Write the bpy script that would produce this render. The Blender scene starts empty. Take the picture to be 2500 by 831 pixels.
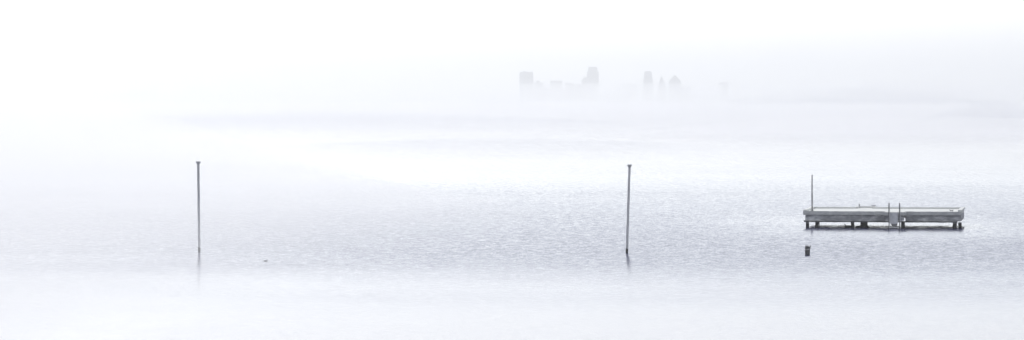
import bpy, bmesh, math, random
from mathutils import Vector, Matrix, noise
C = bpy.context.scene
R = math.radians
random.seed(7)

# ------------------------------------------------------------- camera, light
F = 9880.0          # focal length in photo pixels (photo is 2500 wide)
HZ = 240.0          # row of the horizon
CH = 8.6            # camera height over the water
cam = bpy.data.objects.new('camera', bpy.data.cameras.new('camera'))
C.collection.objects.link(cam)
cam.location = (0, 0, CH)
cam.rotation_euler = (R(90), 0, 0)
cam.data.sensor_width = 36
cam.data.lens = 36 * F / 2500
cam.data.shift_y = -(415.5 - HZ) / 2500
cam.data.clip_start = 1
cam.data.clip_end = 80000
C.camera = cam

SUN_EL, SUN_AZ = 33, -30      # azimuth from +Y, negative is to the left
w = bpy.data.worlds.new('World'); C.world = w; w.use_nodes = True
nt = w.node_tree; nt.nodes.clear()
sky = nt.nodes.new('ShaderNodeTexSky'); sky.sky_type = 'NISHITA'; sky.sun_disc = False
sky.sun_elevation = R(SUN_EL); sky.sun_rotation = R(SUN_AZ)
sky.air_density = 1.0; sky.dust_density = 1.0; sky.ozone_density = 1.0
hsv = nt.nodes.new('ShaderNodeHueSaturation'); hsv.inputs['Saturation'].default_value = 0.24
cool = nt.nodes.new('ShaderNodeMix'); cool.data_type = 'RGBA'; cool.blend_type = 'MULTIPLY'; cool.inputs['Factor'].default_value = 1
cool.inputs['B'].default_value = (.975, .985, 1.0, 1)      # overcast light is a little cooler than clear horizon light
bg = nt.nodes.new('ShaderNodeBackground'); bg.inputs['Strength'].default_value = 0.15
wo = nt.nodes.new('ShaderNodeOutputWorld')
nt.links.new(sky.outputs[0], hsv.inputs['Color']); nt.links.new(hsv.outputs[0], cool.inputs['A']); nt.links.new(cool.outputs['Result'], bg.inputs['Color'])
nt.links.new(bg.outputs[0], wo.inputs['Surface'])

sl = bpy.data.lights.new('sun', 'SUN'); sl.energy = 1.25; sl.angle = R(14); sl.color = (1, .985, .96)
so = bpy.data.objects.new('sun', sl); C.collection.objects.link(so)
d = Vector((math.sin(R(SUN_AZ)) * math.cos(R(SUN_EL)), math.cos(R(SUN_AZ)) * math.cos(R(SUN_EL)), math.sin(R(SUN_EL))))
so.rotation_euler = d.to_track_quat('Z', 'Y').to_euler()
so.location = (0, 0, 60)

vs = C.view_settings
vs.view_transform = 'Standard'; vs.look = 'None'; vs.gamma = 1; vs.exposure = 0.49
C.render.engine = 'CYCLES'
cy = C.cycles
cy.use_denoising = True
cy.max_bounces = 8; cy.volume_bounces = 4; cy.diffuse_bounces = 3; cy.glossy_bounces = 3
cy.caustics_reflective = True; cy.caustics_refractive = False

# ------------------------------------------------------------- helpers
def tag(o, label=None, cat=None, group=None, kind=None):
    for k, v in (('label', label), ('category', cat), ('group', group), ('kind', kind)):
        if v: o[k] = v
    return o
def obj(name, bm, mat, parent=None, smooth=False):
    me = bpy.data.meshes.new(name); bm.to_mesh(me); bm.free()
    me.materials.append(mat)
    if smooth:
        for p in me.polygons: p.use_smooth = True
    o = bpy.data.objects.new(name, me); C.collection.objects.link(o)
    if parent: o.parent = parent
    return o
def empty(name, loc, rz=0):
    o = bpy.data.objects.new(name, None); C.collection.objects.link(o)
    o.location = loc; o.rotation_euler = (0, 0, rz); o.empty_display_size = 1
    return o
def px(x, y, dist): return Vector(((x - 1250) / F * dist, dist, CH - (y - HZ) / F * dist))
def dist_at(y): return CH * F / (y - HZ)      # distance of the water seen at row y

def add_box(bm, x0, x1, y0, y1, z0, z1, bevel=0, rough=0, seg=0.25):
    """box, optionally diced and worn so its edges are not perfect"""
    t = bmesh.new()
    bmesh.ops.create_cube(t, size=1)
    for v in t.verts:
        v.co = Vector(((x0 + x1) / 2 + v.co.x * (x1 - x0), (y0 + y1) / 2 + v.co.y * (y1 - y0), (z0 + z1) / 2 + v.co.z * (z1 - z0)))
    if bevel: bmesh.ops.bevel(t, geom=list(t.edges), offset=bevel, segments=2, affect='EDGES')
    if rough:
        for ax, a, b in ((0, x0, x1), (1, y0, y1), (2, z0, z1)):
            n = min(60, int((b - a) / seg))
            for i in range(1, n):
                p = [0, 0, 0]; p[ax] = a + (b - a) * i / n; nn = [0, 0, 0]; nn[ax] = 1
                bmesh.ops.bisect_plane(t, geom=list(t.verts) + list(t.edges) + list(t.faces), plane_co=p, plane_no=nn)
        for v in t.verts:
            v.co += noise.noise_vector(v.co * 2.3) * rough + noise.noise_vector(v.co * 9.1) * rough * .5
    me = bpy.data.meshes.new('tmp'); t.to_mesh(me); t.free(); bm.from_mesh(me); bpy.data.meshes.remove(me)
def add_tube(bm, pts, rad, n=10, cap=True):
    rads = rad if isinstance(rad, (list, tuple)) else [rad] * len(pts)
    pts = [Vector(p) for p in pts]; rings = []
    up = Vector((0, 0, 1))
    for i, p in enumerate(pts):
        t = (pts[min(i + 1, len(pts) - 1)] - pts[max(i - 1, 0)]).normalized()
        a = t.cross(up if abs(t.z) < .9 else Vector((0, 1, 0))).normalized(); b = t.cross(a)
        if rings and a.dot(la) < 0: a = -a; b = -b
        la = a
        rings.append([bm.verts.new(p + (a * math.cos(k * 2 * math.pi / n) + b * math.sin(k * 2 * math.pi / n)) * rads[i]) for k in range(n)])
    for r0, r1 in zip(rings, rings[1:]):
        for k in range(n): bm.faces.new((r0[k], r0[(k + 1) % n], r1[(k + 1) % n], r1[k]))
    if cap:
        bm.faces.new(rings[0][::-1]); bm.faces.new(rings[-1])
    bmesh.ops.recalc_face_normals(bm, faces=bm.faces)
def add_prism(bm, outline, y0, y1):
    """outline in x,z pushed back from y0 to y1"""
    a = [bm.verts.new((x, y0, z)) for x, z in outline]; b = [bm.verts.new((x, y1, z)) for x, z in outline]
    n = len(a); bm.faces.new(a); bm.faces.new(b[::-1])
    for i in range(n): bm.faces.new((a[i], b[i], b[(i + 1) % n], a[(i + 1) % n]))
    bmesh.ops.recalc_face_normals(bm, faces=bm.faces)

def mat(name):
    m = bpy.data.materials.new(name); m.use_nodes = True
    n = m.node_tree; b = n.nodes['Principled BSDF']
    return m, n, b
def stained(name, c0, c1, c2, scale=1.2, rough=.85, wet=False, stretch=(1, 1, 1), bump=.4, metal=0):
    m, n, b = mat(name)
    tc = n.nodes.new('ShaderNodeTexCoord'); mp = n.nodes.new('ShaderNodeMapping'); mp.inputs['Scale'].default_value = stretch
    n.links.new(tc.outputs['Object'], mp.inputs['Vector'])
    a = n.nodes.new('ShaderNodeTexNoise'); a.inputs['Scale'].default_value = scale; a.inputs['Detail'].default_value = 8; a.inputs['Roughness'].default_value = .65
    n.links.new(mp.outputs[0], a.inputs['Vector'])
    r = n.nodes.new('ShaderNodeValToRGB'); e = r.color_ramp.elements
    e[0].position = .32; e[0].color = (*c0, 1); e[1].position = .68; e[1].color = (*c2, 1)
    k = e.new(.5); k.color = (*c1, 1)
    n.links.new(a.outputs[0], r.inputs[0]); col = r.outputs[0]
    if wet:      # tide mark: weed and damp on what stands in the water
        g = n.nodes.new('ShaderNodeNewGeometry'); s = n.nodes.new('ShaderNodeSeparateXYZ'); n.links.new(g.outputs['Position'], s.inputs[0])
        a2 = n.nodes.new('ShaderNodeMath'); a2.operation = 'MULTIPLY_ADD'; a2.inputs[1].default_value = .3; n.links.new(a.outputs[0], a2.inputs[0]); n.links.new(s.outputs[2], a2.inputs[2])
        mr = n.nodes.new('ShaderNodeMapRange'); mr.inputs[1].default_value = .36; mr.inputs[2].default_value = .44; mr.inputs[3].default_value = 1; mr.inputs[4].default_value = 0
        n.links.new(a2.outputs[0], mr.inputs[0])
        mx = n.nodes.new('ShaderNodeMix'); mx.data_type = 'RGBA'; n.links.new(mr.outputs[0], mx.inputs['Factor'])
        n.links.new(col, mx.inputs['A']); mx.inputs['B'].default_value = (.035, .037, .035, 1); col = mx.outputs['Result']
    n.links.new(col, b.inputs['Base Color']); b.inputs['Roughness'].default_value = rough; b.inputs['Metallic'].default_value = metal
    f = n.nodes.new('ShaderNodeTexNoise'); f.inputs['Scale'].default_value = scale * 14; f.inputs['Detail'].default_value = 5
    n.links.new(mp.outputs[0], f.inputs['Vector'])
    bu = n.nodes.new('ShaderNodeBump'); bu.inputs['Strength'].default_value = bump; bu.inputs['Distance'].default_value = .02
    n.links.new(f.outputs[0], bu.inputs['Height']); n.links.new(bu.outputs[0], b.inputs['Normal'])
    return m
def volume(name, dens, aniso=.55, col=(.975, .980, .996)):
    m = bpy.data.materials.new(name); m.use_nodes = True; n = m.node_tree; n.nodes.clear()
    v = n.nodes.new('ShaderNodeVolumePrincipled'); v.inputs['Color'].default_value = (*col, 1)
    v.inputs['Density'].default_value = dens; v.inputs['Anisotropy'].default_value = aniso
    o = n.nodes.new('ShaderNodeOutputMaterial'); n.links.new(v.outputs[0], o.inputs['Volume'])
    return m

M = dict(
    deck=stained('deck_concrete', (.66, .66, .64), (.74, .74, .72), (.80, .80, .78), 1.5),
    edge=stained('edge_concrete', (.44, .44, .45), (.54, .54, .54), (.64, .64, .63), 1.6, stretch=(1, 1, 1.4)),
    beam=stained('beam_concrete', (.20, .20, .22), (.40, .40, .42), (.78, .78, .78), 1.7, stretch=(.7, .7, 1.8)),
    wale=stained('wale_timber', (.06, .06, .065), (.10, .10, .11), (.20, .20, .21), 1.4, stretch=(.5, 1, 3)),
    leg=stained('pile_concrete', (.14, .14, .15), (.22, .22, .23), (.30, .30, .31), 3, wet=True),
    dark=stained('weeded_concrete', (.03, .03, .033), (.05, .05, .05), (.08, .08, .08), 3, wet=True),
    wood=stained('weathered_pile_wood', (.54, .54, .55), (.62, .62, .63), (.70, .70, .71), 4, stretch=(3, 3, .5), wet=True),
    stump=stained('rotten_wood', (.04, .04, .042), (.09, .09, .095), (.17, .17, .17), 9, stretch=(2, 2, .6), wet=False),
    band=stained('bleached_rim', (.3, .3, .29), (.5, .5, .49), (.7, .7, .69), 9),
    steel=stained('galvanised_steel', (.28, .28, .29), (.38, .38, .39), (.5, .5, .5), 5, rough=.45, metal=.6, bump=.1),
    darksteel=stained('rusted_steel', (.10, .10, .11), (.17, .17, .18), (.28, .28, .28), 6, rough=.7, bump=.2),
    white=stained('white_paint', (.6, .6, .6), (.72, .72, .72), (.8, .8, .8), 5, rough=.5, bump=.1),
    panel=stained('pale_panel', (.50, .50, .53), (.64, .64, .67), (.74, .74, .76), 3),
    shore=stained('shore_ground', (.08, .09, .07), (.12, .12, .10), (.16, .16, .14), .01),
    bird=stained('dark_feathers', (.03, .03, .035), (.05, .05, .05), (.09, .09, .09), 20),
)

# ------------------------------------------------------------- water
def water_material():
    m, n, b = mat('bay_water')
    b.inputs['Base Color'].default_value = (.032, .036, .105, 1); b.inputs['IOR'].default_value = 1.333
    b.inputs['Roughness'].default_value = .08
    g = n.nodes.new('ShaderNodeNewGeometry')
    def noi(scale, stretch, detail=2, rough=.5):
        mp = n.nodes.new('ShaderNodeMapping'); mp.inputs['Scale'].default_value = (*stretch, 1)
        n.links.new(g.outputs['Position'], mp.inputs['Vector'])
        t = n.nodes.new('ShaderNodeTexNoise'); t.inputs['Scale'].default_value = scale; t.inputs['Detail'].default_value = detail; t.inputs['Roughness'].default_value = rough
        n.links.new(mp.outputs[0], t.inputs['Vector']); return t
    def vm(op, a, bb):
        v = n.nodes.new('ShaderNodeVectorMath'); v.operation = op
        for i, q in enumerate((a, bb)):
            if q is None: continue
            if op == 'SCALE' and i == 1 and not isinstance(q, float): n.links.new(q, v.inputs['Scale']); continue
            if isinstance(q, (tuple, float, int)):
                if isinstance(q, tuple): v.inputs[i].default_value = q
                else: v.inputs['Scale'].default_value = q
            elif op == 'SCALE' and i == 1: n.links.new(q, v.inputs['Scale'])
            else: n.links.new(q, v.inputs[i])
        return v.outputs[0]
    big = vm('MULTIPLY', vm('SUBTRACT', noi(WAVE1, (1.0, .7)).outputs['Color'], (.5, .5, .5)), (AMP1 * .5, AMP1, 0))
    sml = vm('MULTIPLY', vm('SUBTRACT', noi(WAVE2, (1.0, .6), 2, .6).outputs['Color'], (.5, .5, .5)), (AMP2 * .6, AMP2, 0))
    both = vm('ADD', big, sml)
    # cat's paws: ripples are taller in some stretches of water than in others
    paw = noi(.013, (.35, 1), 3); mr = n.nodes.new('ShaderNodeMapRange')
    mr.inputs[1].default_value = .36; mr.inputs[2].default_value = .62; mr.inputs[3].default_value = .82; mr.inputs[4].default_value = 1.12
    n.links.new(paw.outputs[0], mr.inputs[0])
    both = vm('ADD', both, (0, LEAN, 0))       # constant tilt toward the camera, put in to darken the water
    both = vm('SCALE', both, mr.outputs[0])
    # normals tilted further to darken a broad band between the poles and the platform
    sp = n.nodes.new('ShaderNodeSeparateXYZ'); n.links.new(g.outputs['Position'], sp.inputs[0])
    wv = noi(.045, (.5, 1), 3)
    def ramp(axis, jitter, a, bb):
        add = n.nodes.new('ShaderNodeMath'); add.operation = 'MULTIPLY_ADD'; add.inputs[1].default_value = jitter
        n.links.new(wv.outputs[0], add.inputs[0]); n.links.new(sp.outputs[axis], add.inputs[2])
        q = n.nodes.new('ShaderNodeMapRange'); q.interpolation_type = 'SMOOTHSTEP'
        q.inputs[1].default_value = a; q.inputs[2].default_value = bb; n.links.new(add.outputs[0], q.inputs[0]); return q.outputs[0]
    def mul(a, bb, op='MULTIPLY'):
        q = n.nodes.new('ShaderNodeMath'); q.operation = op
        for i, e in enumerate((a, bb)):
            if isinstance(e, float): q.inputs[i].default_value = e
            else: n.links.new(e, q.inputs[i])
        return q.outputs[0]
    dark_band = mul(mul(ramp(1, 40, 150, 250), ramp(1, 80, 640, 195)), ramp(0, 24, -48, 6))
    # weaker darkening tilt round the platform, and calmer water close to the camera
    less_dark = mul(mul(ramp(0, 10, 14, 27), ramp(0, 10, 44, 34)), mul(ramp(1, 16, 240, 276), ramp(1, 16, 330, 284)))
    dark_band = mul(dark_band, mul(1.0, mul(less_dark, .45), 'SUBTRACT'))
    calm = n.nodes.new('ShaderNodeMapRange'); calm.inputs[3].default_value = CALM; calm.inputs[4].default_value = 1.0
    n.links.new(ramp(1, 30, 175, 260), calm.inputs[0])
    both = vm('SCALE', both, calm.outputs[0])
    both = vm('ADD', both, vm('SCALE', (0, -1.0, 0), mul(dark_band, DARK_TILT)))
    nn = vm('NORMALIZE', vm('ADD', both, (0, 0, 1)), None)
    n.links.new(nn, b.inputs['Normal'])
    return m
WAVE1, AMP1, WAVE2, AMP2 = 2.6, .22, 10.5, .36; LEAN = -.022; DARK_TILT = .10; CALM = .22
bm = bmesh.new()
bmesh.ops.create_grid(bm, x_segments=12, y_segments=24, size=1)
for v in bm.verts: v.co = Vector((v.co.x * 9000, 18000 + v.co.y * 20000, 0))
tag(obj('water', bm, water_material()), 'calm pale bay water with fine ripples fading into fog', 'water', kind='structure')

bm = bmesh.new()
add_box(bm, -1500, 4500, 11930, 13600, -.6, 1.6)
tag(obj('shore', bm, M['shore']), 'low far shore under the city, lost in fog', 'shore', kind='structure')

# ------------------------------------------------------------- haze and mist
def haze_box():
    bm = bmesh.new(); add_box(bm, -9500, 9500, -2500, 38500, -1, 300)
    tag(obj('haze', bm, volume('haze_air', 1.5e-4, .55, (.950, .956, .956))), 'pale even haze over the whole bay', 'haze', kind='stuff')
haze_box()
def mist(label, x, y, rx, ry, h, dens, aniso=.55, rz=0, col=(.965, .972, .988)):
    """low dome of fog lying on the water"""
    bm = bmesh.new(); rings = []; NA, NR = 72, 22
    top = bm.verts.new((0, 0, h)); bot = bm.verts.new((0, 0, 0))
    for i in range(1, NR + 1):
        q = i / NR; ring = []
        for k in range(NA):
            a = 2 * math.pi * k / NA
            wob = 1 + .10 * noise.noise(Vector((math.cos(a) * 1.3 + x * .37, math.sin(a) * 1.3 + y * .11, 0)))
            ring.append(bm.verts.new((rx * q * wob * math.cos(a), ry * q * wob * math.sin(a), h * (1 - q * q) ** 1.5)))
        rings.append(ring)
    for k in range(NA): bm.faces.new((top, rings[0][k], rings[0][(k + 1) % NA])); bm.faces.new((bot, rings[-1][(k + 1) % NA], rings[-1][k]))
    for r0, r1 in zip(rings, rings[1:]):
        for k in range(NA): bm.faces.new((r0[k], r1[k], r1[(k + 1) % NA], r0[(k + 1) % NA]))
    bmesh.ops.recalc_face_normals(bm, faces=bm.faces)
    o = obj('mist_bank', bm, volume('mist_air', dens, aniso, col)); o.location = (x, y, .06); o.rotation_euler.z = rz
    tag(o, label, 'mist', kind='stuff')
mist('long fog bank hiding the feet of the city towers', 450, 10300, 5600, 1500, 48, 6e-4)
mist('taller thin fog in front of the city towers', 600, 9900, 5200, 1500, 58, 1.8e-4)
mist('white mist over the water on the left side', -108, 270, 108, 270, 24, .0105, col=(.985, .987, .995))
mist('white mist added to brighten the near water at the bottom', -14, 95, 75, 125, 1.25, .030, col=(.996, .996, 1))  # added mist that whitens the nearest water
mist('thin fog layer lying on the water beyond the platform', 0, 5300, 3500, 5050, 3.4, .022, col=(.96, .963, .975))
mist('broad grey fog bank at the right below the skyline', 470, 5600, 210, 300, 26, .0018, col=(.80, .81, .84))  # grey scatter colour, here and in the grey banks below, stands for fog self-shading
mist('second grey fog bank behind the broad one at the right', 590, 6100, 190, 300, 36, .0012, col=(.80, .81, .84))
mist('small grey fog bank against the right edge above the platform', 190, 1600, 26, 140, 8, .0035, col=(.82, .83, .86))
mist('grey fog bank between the skyline and the right edge', 330, 3600, 190, 260, 9, .0016, col=(.82, .83, .86))
mist('thin grey streak of fog on the water under the skyline', -4, 680, 46, 130, 1.7, .004, col=(.84, .85, .88))
mist('fainter grey streak of fog left of the skyline', -60, 1300, 120, 260, 4.2, .0016, col=(.84, .85, .88))
mist('low white fog bank behind the platform', 75, 900, 60, 160, 4.5, .006, col=(.99, .99, 1))

# ------------------------------------------------------------- city
DC = 12000.0
def facade(name, base, floor=4.0, bay=3.6):
    m, n, b = mat(name)
    tc = n.nodes.new('ShaderNodeTexCoord'); br = n.nodes.new('ShaderNodeTexBrick')
    mp = n.nodes.new('ShaderNodeMapping'); mp.inputs['Rotation'].default_value = (R(90), 0, 0)
    n.links.new(tc.outputs['Object'], mp.inputs['Vector']); n.links.new(mp.outputs[0], br.inputs['Vector'])
    br.offset = 0; br.inputs['Scale'].default_value = 1; br.inputs['Brick Width'].default_value = bay; br.inputs['Row Height'].default_value = floor
    br.inputs['Mortar Size'].default_value = .9; br.inputs['Mortar Smooth'].default_value = 0
    br.inputs['Color1'].default_value = (.06, .07, .085, 1); br.inputs['Color2'].default_value = (.09, .10, .12, 1); br.inputs['Mortar'].default_value = (*base, 1)
    n.links.new(br.outputs[0], b.inputs['Base Color']); b.inputs['Roughness'].default_value = .5
    return m
FA = [facade('facade_pale_concrete', (.30, .30, .31)), facade('facade_glass', (.16, .17, .20), 3.8, 1.8), facade('facade_buff', (.26, .25, .25), 3.6, 5)]
ROOF = stained('roof_slate', (.10, .10, .11), (.13, .13, .14), (.16, .16, .17), .2, bump=0)
class City:
    """one building: root at its foot; parts given in photo pixels"""
    def __init__(s, name, label, cat, x0, x1, dist=DC, depth=None, rz=0):
        s.d = dist; s.cx = (x0 + x1) / 2; p = px(s.cx, HZ, dist)
        s.root = empty(name, (p.x, dist, 1.6), rz); s.depth = depth or (x1 - x0) * F and (x1 - x0) / F * dist * .9
        tag(s.root, label, cat)
    def X(s, x): return (x - s.cx) / F * s.d
    def Z(s, y): return CH - (y - HZ) / F * s.d - 1.6
    def part(s, name, outline, m, y0=None, y1=None):
        bm = bmesh.new(); y0 = -s.depth / 2 if y0 is None else y0; y1 = s.depth / 2 if y1 is None else y1
        add_prism(bm, [(s.X(x), 0 if y is None else s.Z(y)) for x, y in outline], y0, y1)
        return obj(name, bm, m, s.root)
    def frustum(s, name, x0, x1, yb, u0, u1, yt, m):
        bm = bmesh.new(); hb = s.depth / 2; k = (u1 - u0) / (x1 - x0)
        a = [bm.verts.new((s.X(x), y, s.Z(yb))) for x, y in ((x0, -hb), (x1, -hb), (x1, hb), (x0, hb))]
        b = [bm.verts.new((s.X(x), y * k, s.Z(yt))) for x, y in ((u0, -hb), (u1, -hb), (u1, hb), (u0, hb))]
        bm.faces.new(a[::-1]); bm.faces.new(b)
        for i in range(4): bm.faces.new((a[i], a[(i + 1) % 4], b[(i + 1) % 4], b[i]))
        bmesh.ops.remove_doubles(bm, verts=bm.verts, dist=.01)
        bmesh.ops.recalc_face_normals(bm, faces=bm.faces)
        return obj(name, bm, m, s.root)

G = 'hazy towers of the far city'
b = City('office_tower', 'broad flat topped office tower, leftmost of the hazy skyline', 'tower', 1268, 1302)
b.part('wall', [(1268, None), (1268, 182), (1268.6, 177), (1301, 177), (1302, 184), (1302, None)], FA[1])
b.part('pier', [(1283.2, None), (1283.2, 178), (1284.6, 178), (1284.6, None)], FA[0], -b.depth / 2 - 2.5, -b.depth / 2 - .05)
b.part('roof', [(1268.8, 176.9), (1275, 176.2), (1278, 174.4), (1283, 174.2), (1287, 176.0), (1300.8, 176.9)], ROOF, -12, 12)
b.part('roof_mast', [(1298.2, 176.8), (1298.4, 173.2), (1300, 173.2), (1300.2, 176.8)], ROOF, -2, 2)
b = City('stepped_building', 'low stepped building with a small penthouse beside the leftmost tower', 'building', 1304, 1338, DC - 200)
b.part('wall', [(1304, None), (1304, 202), (1325, 202), (1325, None)], FA[0])
b.part('penthouse', [(1309.5, 201.9), (1309.5, 197), (1316.8, 197), (1316.8, 201.9)], FA[2], -8, 8)
b.part('wing', [(1325.2, None), (1325.2, 209), (1330, 209), (1330, 215), (1338, 217), (1338, None)], FA[2], -12, 12)
b = City('low_rise_row', 'low hazy roofline joining the feet of the left group of towers', 'buildings', 1300, 1440, DC + 800, 60)
b.part('wall', [(1300, None), (1300, 214), (1322, 214), (1322, 216.5), (1344, 216.5), (1344, 219), (1380, 219), (1380, 215), (1440, 215), (1440, None)], FA[2])
b = City('office_block', 'square mid height block with vertical recesses between the two big towers', 'building', 1343, 1373, DC + 100)
b.part('wall', [(1343, None), (1343, 198.5), (1373, 198.5), (1373, None)], FA[0])
b.part('recess_shade', [(1360.6, None), (1360.6, 199), (1362, 199), (1362, None)], ROOF, -b.depth / 2 - 1.5, -b.depth / 2 - .05)  # raised dark strips stand in for the shade inside vertical notches
b.part('recess_shade', [(1366.4, None), (1366.4, 199), (1368.2, 199), (1368.2, None)], ROOF, -b.depth / 2 - 1.5, -b.depth / 2 - .05)
b.part('roof', [(1342.6, 198.4), (1342.6, 197.4), (1373.4, 197.4), (1373.4, 198.4)], ROOF)
b = City('long_low_building', 'long low building left of the tallest tower', 'building', 1379, 1420, DC - 100, 45)
b.part('wall', [(1379, None), (1379, 203.4), (1400, 203.4), (1400, 205.6), (1419.6, 205.6), (1419.6, None)], FA[2])
b.part('roof', [(1381, 203.3), (1381, 202.7), (1399, 202.7), (1399, 203.3)], ROOF, -14, 14)
b = City('tallest_tower', 'tallest tower of the skyline, stepped top with a dark flat cap', 'tower', 1433, 1461.5)
b.part('wall', [(1433, None), (1433, 175), (1461.5, 175), (1461.5, None)], FA[0])
b.part('upper_wall', [(1436, 174.9), (1436, 168), (1437.2, 165.4), (1457, 165.4), (1458.2, 168), (1458.2, 174.9)], FA[0], -13, 13)
b.part('roof', [(1436.8, 165.3), (1436.8, 164), (1457.2, 164), (1457.2, 165.3)], ROOF, -13.5, 13.5)
b.part('pier', [(1453, None), (1453, 176), (1454.3, 176), (1454.3, None)], ROOF, -b.depth / 2 - 2, -b.depth / 2 - .05)
b = City('stepped_annex', 'stepped building against the left foot of the tallest tower', 'building', 1420, 1433, DC - 40)
b.part('wall', [(1420, None), (1420, 193.5), (1426, 193.5), (1426, 190), (1432.9, 189), (1432.9, None)], FA[2], -12, 12)
b.part('roof_mast', [(1424.6, 193.4), (1424.6, 186), (1426, 185.4), (1426, 193.4)], ROOF, -1.4, -.2)
b = City('low_block', 'very faint low block between the two groups of towers', 'building', 1517, 1554, DC + 3500, 40)
b.part('wall', [(1517, None), (1517, 206), (1554, 206), (1554, None)], FA[0])
b.part('roof', [(1523, 205.9), (1523, 204.8), (1549, 204.8), (1549, 205.9)], ROOF, -12, 12)
b = City('tapered_tower', 'slim tower with a rounded top on wider shoulders, alone', 'tower', 1570, 1594)
b.part('wall', [(1570, None), (1570, 195), (1594, 195), (1594, None)], FA[1])
b.part('upper_wall', [(1572.2, 194.9), (1572.6, 184), (1573.4, 177), (1574.5, 175.4), (1589, 175.4), (1590.6, 178), (1591.6, 184), (1591.9, 194.9)], FA[1], -11.5, 11.5)
b.part('roof', [(1574, 175.3), (1578, 174.2), (1586, 174.2), (1589.4, 175.3)], ROOF, -9, 9)
b = City('pointed_tower', 'narrow pointed pyramid roofed tower between two wider towers', 'tower', 1604, 1627, DC + 200)
b.part('wall', [(1604.5, None), (1604.5, 214), (1626.5, 214), (1626.5, None)], FA[2])
b.frustum('roof', 1605, 1626, 213.9, 1614.6, 1615.6, 186.5, ROOF)
b = City('gabled_tower', 'tower with broad shoulders under a steep pyramid roof, right of the pointed one', 'tower', 1632.5, 1662)
b.part('wall', [(1632.5, None), (1632.5, 204), (1633.4, 196.4), (1660.8, 196.4), (1662, 204), (1662, None)], FA[1])
b.part('upper_wall', [(1637, 196.3), (1637, 193.6), (1658, 193.6), (1658, 196.3)], FA[1], -12, 12)
b.frustum('roof', 1637.5, 1657.5, 193.5, 1647, 1647.4, 183, ROOF)
b = City('low_annex', 'low flat wing at the right foot of the pyramid roofed tower', 'building', 1662.4, 1685, DC - 60, 30)
b.part('wall', [(1662.4, None), (1662.4, 213.4), (1685, 213.4), (1685, None)], FA[0])
b.part('roof', [(1664, 213.3), (1664, 212.6), (1684, 212.6), (1684, 213.3)], ROOF, -12, 12)
b = City('overhanging_tower', 'faint tower with a wide overhanging flat top, rightmost of the skyline', 'tower', 1754, 1780, DC + 500)
b.part('wall', [(1760, None), (1762, 214), (1761, 209), (1778, 209), (1777, 214), (1779, None)], FA[1], -8, 8)
b.part('roof', [(1755, 208.9), (1754, 202.5), (1772, 201.5), (1779, 204), (1779, 208.9)], FA[0], -13, 13)

# ------------------------------------------------------------- platform
TH = R(8.0); DP = 268.0; XP = (2154 - 1250) / F * DP
cT, sT = math.cos(TH), math.sin(TH)
plat = empty('swim_platform', (XP, DP, 0), -TH)
tag(plat, 'weathered concrete bathing platform on short piles, with ladder and thin post', 'platform')
def U(x, v):
    k = (x - 1250) / F
    return (k * (DP + v * cT) - XP - v * sT) / (cT + k * sT)
def Zp(y, v=0): return CH - (y - HZ) / F * (DP + v)
W = 7.4; ZT = 1.085
xl, xr = U(1961, 0), U(2348, 0)
bl, br_ = U(2159.5, -1.3), U(2208, -1.3)      # front landing
kl, kr = U(2090, W), U(2132, W)               # back landing
def worn(name, boxes, m, rough=.012, bevel=.012, parent=plat, seg=.22):
    bm = bmesh.new()
    for bx in boxes: add_box(bm, *bx, bevel=bevel, rough=rough, seg=seg)
    return obj(name, bm, m, parent)
worn('deck', [(xl + .05, xr - .05, .06, W - .06, ZT - .2, ZT), (bl + .03, br_ - .03, -1.25, .055, ZT - .2, ZT - .003), (kl, kr, W - .055, W + 1.9, ZT - .2, ZT - .003)], M['deck'], .006, 0, seg=.6)
worn('edge_slab', [(xl, bl - .005, -.06, .055, ZT - .235, ZT + .012), (br_ + .005, xr, -.06, .055, ZT - .235, ZT + .012),
                   (bl, br_, -1.38, -1.255, ZT - .225, ZT + .006),
                   (bl - .07, bl + .025, -1.25, -.07, ZT - .225, ZT + .004), (br_ - .025, br_ + .07, -1.25, -.07, ZT - .225, ZT + .004)], M['edge'])
CB = .11
worn('kerb', [(xl, xl + .26, .06, W - .26, ZT + .004, ZT + CB)], M['deck'], .008)
worn('kerb', [(xr - .26, xr + .02, .06, W - .26, ZT + .004, ZT + CB + .02)], M['deck'], .008)
worn('kerb', [(xl, kl, W - .25, W, ZT + .004, ZT + CB)], M['deck'], .008)
worn('kerb', [(kr, xr + .02, W - .25, W, ZT + .004, ZT + CB)], M['deck'], .008)
worn('kerb', [(kl - .12, kl + .12, W + .01, W + 1.7, ZT + .004, ZT + CB), (kr - .12, kr + .12, W + .01, W + 1.7, ZT + .004, ZT + CB), (kl - .12, kr + .12, W + 1.71, W + 1.95, ZT + .004, ZT + CB)], M['deck'], .008)
zb = Zp(540); zw = Zp(543.4)
worn('beam', [(xl + .13, bl, .08, .42, zb, ZT - .24), (br_, xr - .07, .08, .42, zb, ZT - .24)], M['beam'], .02, .02)
worn('beam', [(xl + .13, xl + .45, .43, W - .3, zb, ZT - .24)], M['beam'])
worn('beam', [(xr - .34, xr - .04, .43, W - .3, zb, ZT - .24)], M['beam'])
worn('beam', [(xl + .2, xr - .1, W - .29, W - .05, zb, ZT - .24)], M['beam'])
worn('landing_beam', [(bl + .08, br_ - .08, -1.2, .07, zb + .05, ZT - .24)], M['beam'], .012)
worn('wale', [(xl + .05, xr - .28, -.02, .14, zw, zb - .005)], M['wale'], .014)
def leg(x, wd, v, m='leg', nm='leg', dp=.26):
    u = U(x, v); h = wd / 36.86 / 2
    bm = bmesh.new(); add_box(bm, u - h, u + h, v - dp / 2, v + dp / 2, -.9, zw - .003, bevel=.02, rough=.025, seg=.12)
    return obj(nm, bm, M[m], plat)
leg(1971.6, 8, .3); leg(1994, 8, .55); leg(2081.5, 8, .4); leg(2204.5, 9, .3, 'dark'); leg(2331, 9, .3); leg(2344, 8.5, 1.0)
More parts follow.
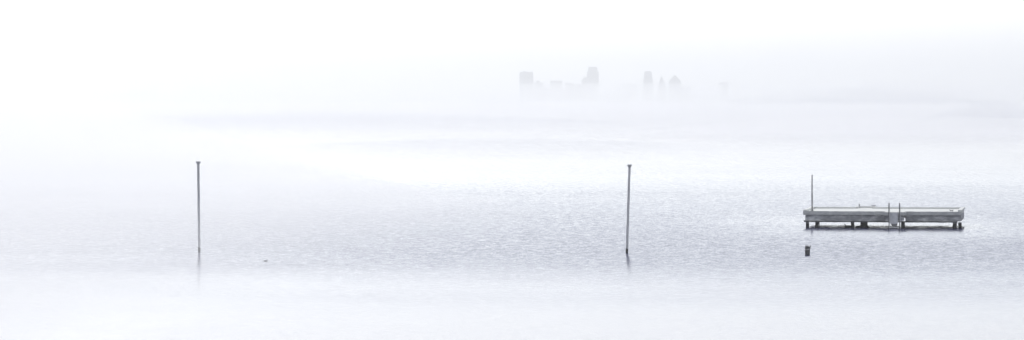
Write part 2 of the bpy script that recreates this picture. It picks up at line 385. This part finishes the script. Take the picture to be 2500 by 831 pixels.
big = leg(2109.5, 17, .7, 'dark', 'leg', .5)
bm = bmesh.new(); u = U(2107, .6)
bmesh.ops.create_icosphere(bm, subdivisions=4, radius=1)
for v in bm.verts:
    n_ = 1 + noise.noise(v.co * 1.7) * .35 + noise.noise(v.co * 5) * .12
    v.co = Vector((u + v.co.x * .46 * n_, .6 + v.co.y * .4 * n_, v.co.z * .17 * n_))
obj('footing', bm, M['dark'], big)
for x, v in ((1999.5, .5),):
    bm = bmesh.new(); add_tube(bm, [(U(x, v), v, -.8), (U(x, v) + .01, v, zw - .01)], .03); obj('brace_pipe', bm, M['darksteel'], plat)
# waling bolt ends poking out at the left
bm = bmesh.new(); add_tube(bm, [(U(1962, 0), .05, zw + .09), (U(1968, 0), .05, zw + .07)], .035); obj('bolt', bm, M['darksteel'], plat)
# thin post near the left corner
v = .75; u = U(1983, v)
bm = bmesh.new(); add_tube(bm, [(u, v, ZT - .02), (u - .01, v, 2.2), (u - .02, v, Zp(427.5, v))], [.055, .052, .05], 12)
post = obj('post', bm, M['steel'], plat, True)
bm = bmesh.new(); add_box(bm, u - .12, u + .12, v - .12, v + .12, ZT + .002, ZT + .03); obj('base_plate', bm, M['steel'], post)
# little things on the deck: mooring cleat, short stake, small box at the right
bm = bmesh.new(); v = W + 1.85; u = U(2098, v); add_tube(bm, [(u, v, ZT + CB - .01), (u, v, ZT + CB + .14)], .04); obj('stake', bm, M['darksteel'], plat)
def cleat(x, v, z):
    bm = bmesh.new(); u = U(x, v)
    add_tube(bm, [(u - .05, v, z), (u - .05, v, z + .07)], .02, 8); add_tube(bm, [(u + .05, v, z), (u + .05, v, z + .07)], .02, 8)
    add_tube(bm, [(u - .15, v, z + .1), (u - .06, v, z + .075), (u + .06, v, z + .075), (u + .15, v, z + .1)], .022, 8)
    obj('cleat', bm, M['darksteel'], plat)
cleat(2132.5, W - .12, ZT + CB + .005); cleat(2323, 1.0, ZT + .003)
# ladder
vl = -1.50
lad = empty('ladder', (0, 0, 0)); lad.parent = plat
for x in (2170, 2196):
    u = U(x, vl); bm = bmesh.new(); pts = []
    pts.append((u, vl + .45, ZT - .01)); pts.append((u, vl + .45, 1.45))
    zt = Zp(496.5, vl)
    for i in range(9):
        a = math.pi * i / 8; pts.append((u, vl + .22 + .23 * math.cos(a), zt - .23 + .23 * math.sin(a)))
    pts += [(u, vl, 1.1), (u + .01, vl - .01, .5), (u + .02, vl - .02, -.7)]
    add_tube(bm, pts, .032, 10); rail = obj('rail', bm, M['darksteel'], lad, True)
    bm = bmesh.new(); add_box(bm, u + .034, u + .062, vl - .03, vl + .01, .02, 1.25, rough=.003); obj('rail_strip', bm, M['white'], rail)
u0, u1 = U(2171, vl), U(2195, vl)
for z in (.09, -.25):
    bm = bmesh.new(); add_box(bm, u0, u1, vl - .08, vl + .06, z - .025, z + .025, bevel=.008); obj('step', bm, M['white'], lad)
# pale panel hanging behind the ladder
bm = bmesh.new()
prof = [(2173.2, 519.5), (2191.6, 519.5), (2191.8, 545), (2190, 551), (2177, 551), (2173, 545)]
add_prism(bm, [(U(x, -1.44), Zp(y, -1.44)) for x, y in prof], -1.45, -1.385)
pan = obj('panel', bm, M['panel'], plat)
bm = bmesh.new()
prof = [(2175, 547), (2191, 546.4), (2189.4, 553), (2179, 553.4)]
add_prism(bm, [(U(x, -1.5), Zp(y, -1.5)) for x, y in prof], -1.475, -1.455)
obj('lower_lip', bm, M['darksteel'], pan)
# white cord looped over the front edge
pts = [(2134, 516.6), (2134.3, 520), (2135, 523.5), (2138, 526.4), (2142, 527.6), (2146, 526.8), (2150, 526.4)]
bm = bmesh.new(); add_tube(bm, [(U(x, -.09), -.09 - .012 * (i % 2), Zp(y, -.09)) for i, (x, y) in enumerate(pts)], .014, 6)
obj('cord', bm, M['white'], plat, True)

# dark broken beam lying in the water beside the middle leg
p = px(2072, HZ, 0); vv = .55
root = empty('sunken_beam', (XP + U(2072, vv) * cT + vv * sT, DP - U(2072, vv) * sT + vv * cT, 0), -TH)
tag(root, 'dark broken beam just above the water beside the middle leg of the platform', 'beam')
bm = bmesh.new(); add_box(bm, -.24, .16, -.1, .1, -.25, .15, bevel=.02, rough=.05, seg=.07); obj('timber', bm, M['dark'], root)
bm = bmesh.new(); add_tube(bm, [(-.25, -.03, -.2), (-.24, -.03, .24)], .035, 8); obj('stub', bm, M['dark'], root)

# ------------------------------------------------------------- poles in the water
def pole(label, xb, yb, xt, yt, r0, r1, cap_w, cap_h):
    D = dist_at(yb); a = px(xb, yb, D); s = F / D
    root = empty('mooring_pole', (a.x, D, 0)); tag(root, label, 'pole')
    t = px(xt, yt, D) - Vector((a.x, D, 0)); t.y = .12
    bm = bmesh.new(); pts = []; rads = []
    for i in range(-3, 25):
        f = i / 24; q = t * f; pts.append((q.x + .004 * math.sin(i * .9), q.y, q.z)); rads.append((r0 + (r1 - r0) * f) * (1 + .04 * math.sin(i * 2.3)))
    add_tube(bm, pts, rads, 14); sh = obj('shaft', bm, M['wood'], root, True)
    bm = bmesh.new(); h = cap_h / s; w_ = cap_w / s / 2
    add_box(bm, t.x - w_, t.x + w_, t.y - w_, t.y + w_, t.z - h * .1, t.z + h * .55, bevel=.015)
    add_box(bm, t.x - w_ * .72, t.x + w_ * .72, t.y - w_ * .72, t.y + w_ * .72, t.z - h * .55, t.z - h * .1 - .003, bevel=.01)
    obj('cap', bm, M['wood'], root)
    return root
pole('pale tall capped pole fading in white mist, at the left', 486.5, 615, 483.5, 398, .068, .07, 11, 6.5)
pole('darker tall capped pole leaning right, with a long broken reflection', 1530.5, 618, 1537, 405.5, .070, .068, 11, 6.5)

# stump
D = dist_at(623); a = px(1971.3, 623, D); s = F / D
root = empty('pile_stump', (a.x, D, 0)); tag(root, 'short broken dark wooden pile with a ragged top in front of the platform', 'pile')
bm = bmesh.new(); n = 28; rings = []
for j, z in enumerate((-.5, -.1, .05, .15, .25, .33, .40, .46)):
    ring = []
    for k in range(n):
        an = k * 2 * math.pi / n
        r = .135 * (1 + .10 * noise.noise(Vector((math.cos(an) * 2, math.sin(an) * 2, z * 2))) + .05 * noise.noise(Vector((math.cos(an) * 7, math.sin(an) * 7, z))))
        zz = z + (.09 * noise.noise(Vector((math.cos(an) * 2.5, math.sin(an) * 2.5, 3))) + .03 * random.uniform(-1, 1) if j == 7 else 0)
        ring.append(bm.verts.new((r * math.cos(an), r * math.sin(an), zz)))
    rings.append(ring)
ring = [bm.verts.new((v.co.x * .72, v.co.y * .72, .36)) for v in rings[-1]]; rings.append(ring)
for r0, r1 in zip(rings, rings[1:]):
    for k in range(n): bm.faces.new((r0[k], r0[(k + 1) % n], r1[(k + 1) % n], r1[k]))
bm.faces.new(rings[-1]); bm.faces.new(rings[0][::-1]); bmesh.ops.recalc_face_normals(bm, faces=bm.faces)
obj('shaft', bm, M['stump'], root)
bm = bmesh.new(); pts = []
for k in range(15):
    an = math.pi * (1.02 + .96 * k / 14); pts.append((.155 * math.cos(an), .155 * math.sin(an), .335 + .03 * math.cos(an) - .035 * math.sin(k / 14 * math.pi)))
add_tube(bm, pts, .022, 8); obj('rope_band', bm, M['band'], root, True)
for dx, h, lean in ((-.08, .55, -.02), (-.03, .57, .01), (.05, .53, .0), (.11, .54, .07)):
    bm = bmesh.new(); add_tube(bm, [(dx, -.03, .34), (dx + lean * .5, -.03, h - .07), (dx + lean, -.02, h)], [.035, .028, .008], 6); obj('splinter', bm, M['stump'], root)

# bird on the water
D = dist_at(639); a = px(648, 639, D)
bm = bmesh.new(); bmesh.ops.create_uvsphere(bm, u_segments=18, v_segments=12, radius=1)
for v in bm.verts:
    c = v.co; x = c.x * .10
    z = .028 + c.z * .035 + (.025 * max(0, -c.x) ** 2)
    v.co = Vector((x, c.y * .04, z))
add_tube(bm, [(.06, 0, .035), (.085, 0, .06), (.09, 0, .085), (.097, 0, .095)], [.022, .016, .015, .019], 8)
add_tube(bm, [(.105, 0, .095), (.135, 0, .09)], [.010, .003], 6)
o = obj('water_bird', bm, M['bird'], None, True); o.location = (a.x, D, 0)
tag(o, 'tiny dark bird floating alone on the water right of the pale pole', 'bird')
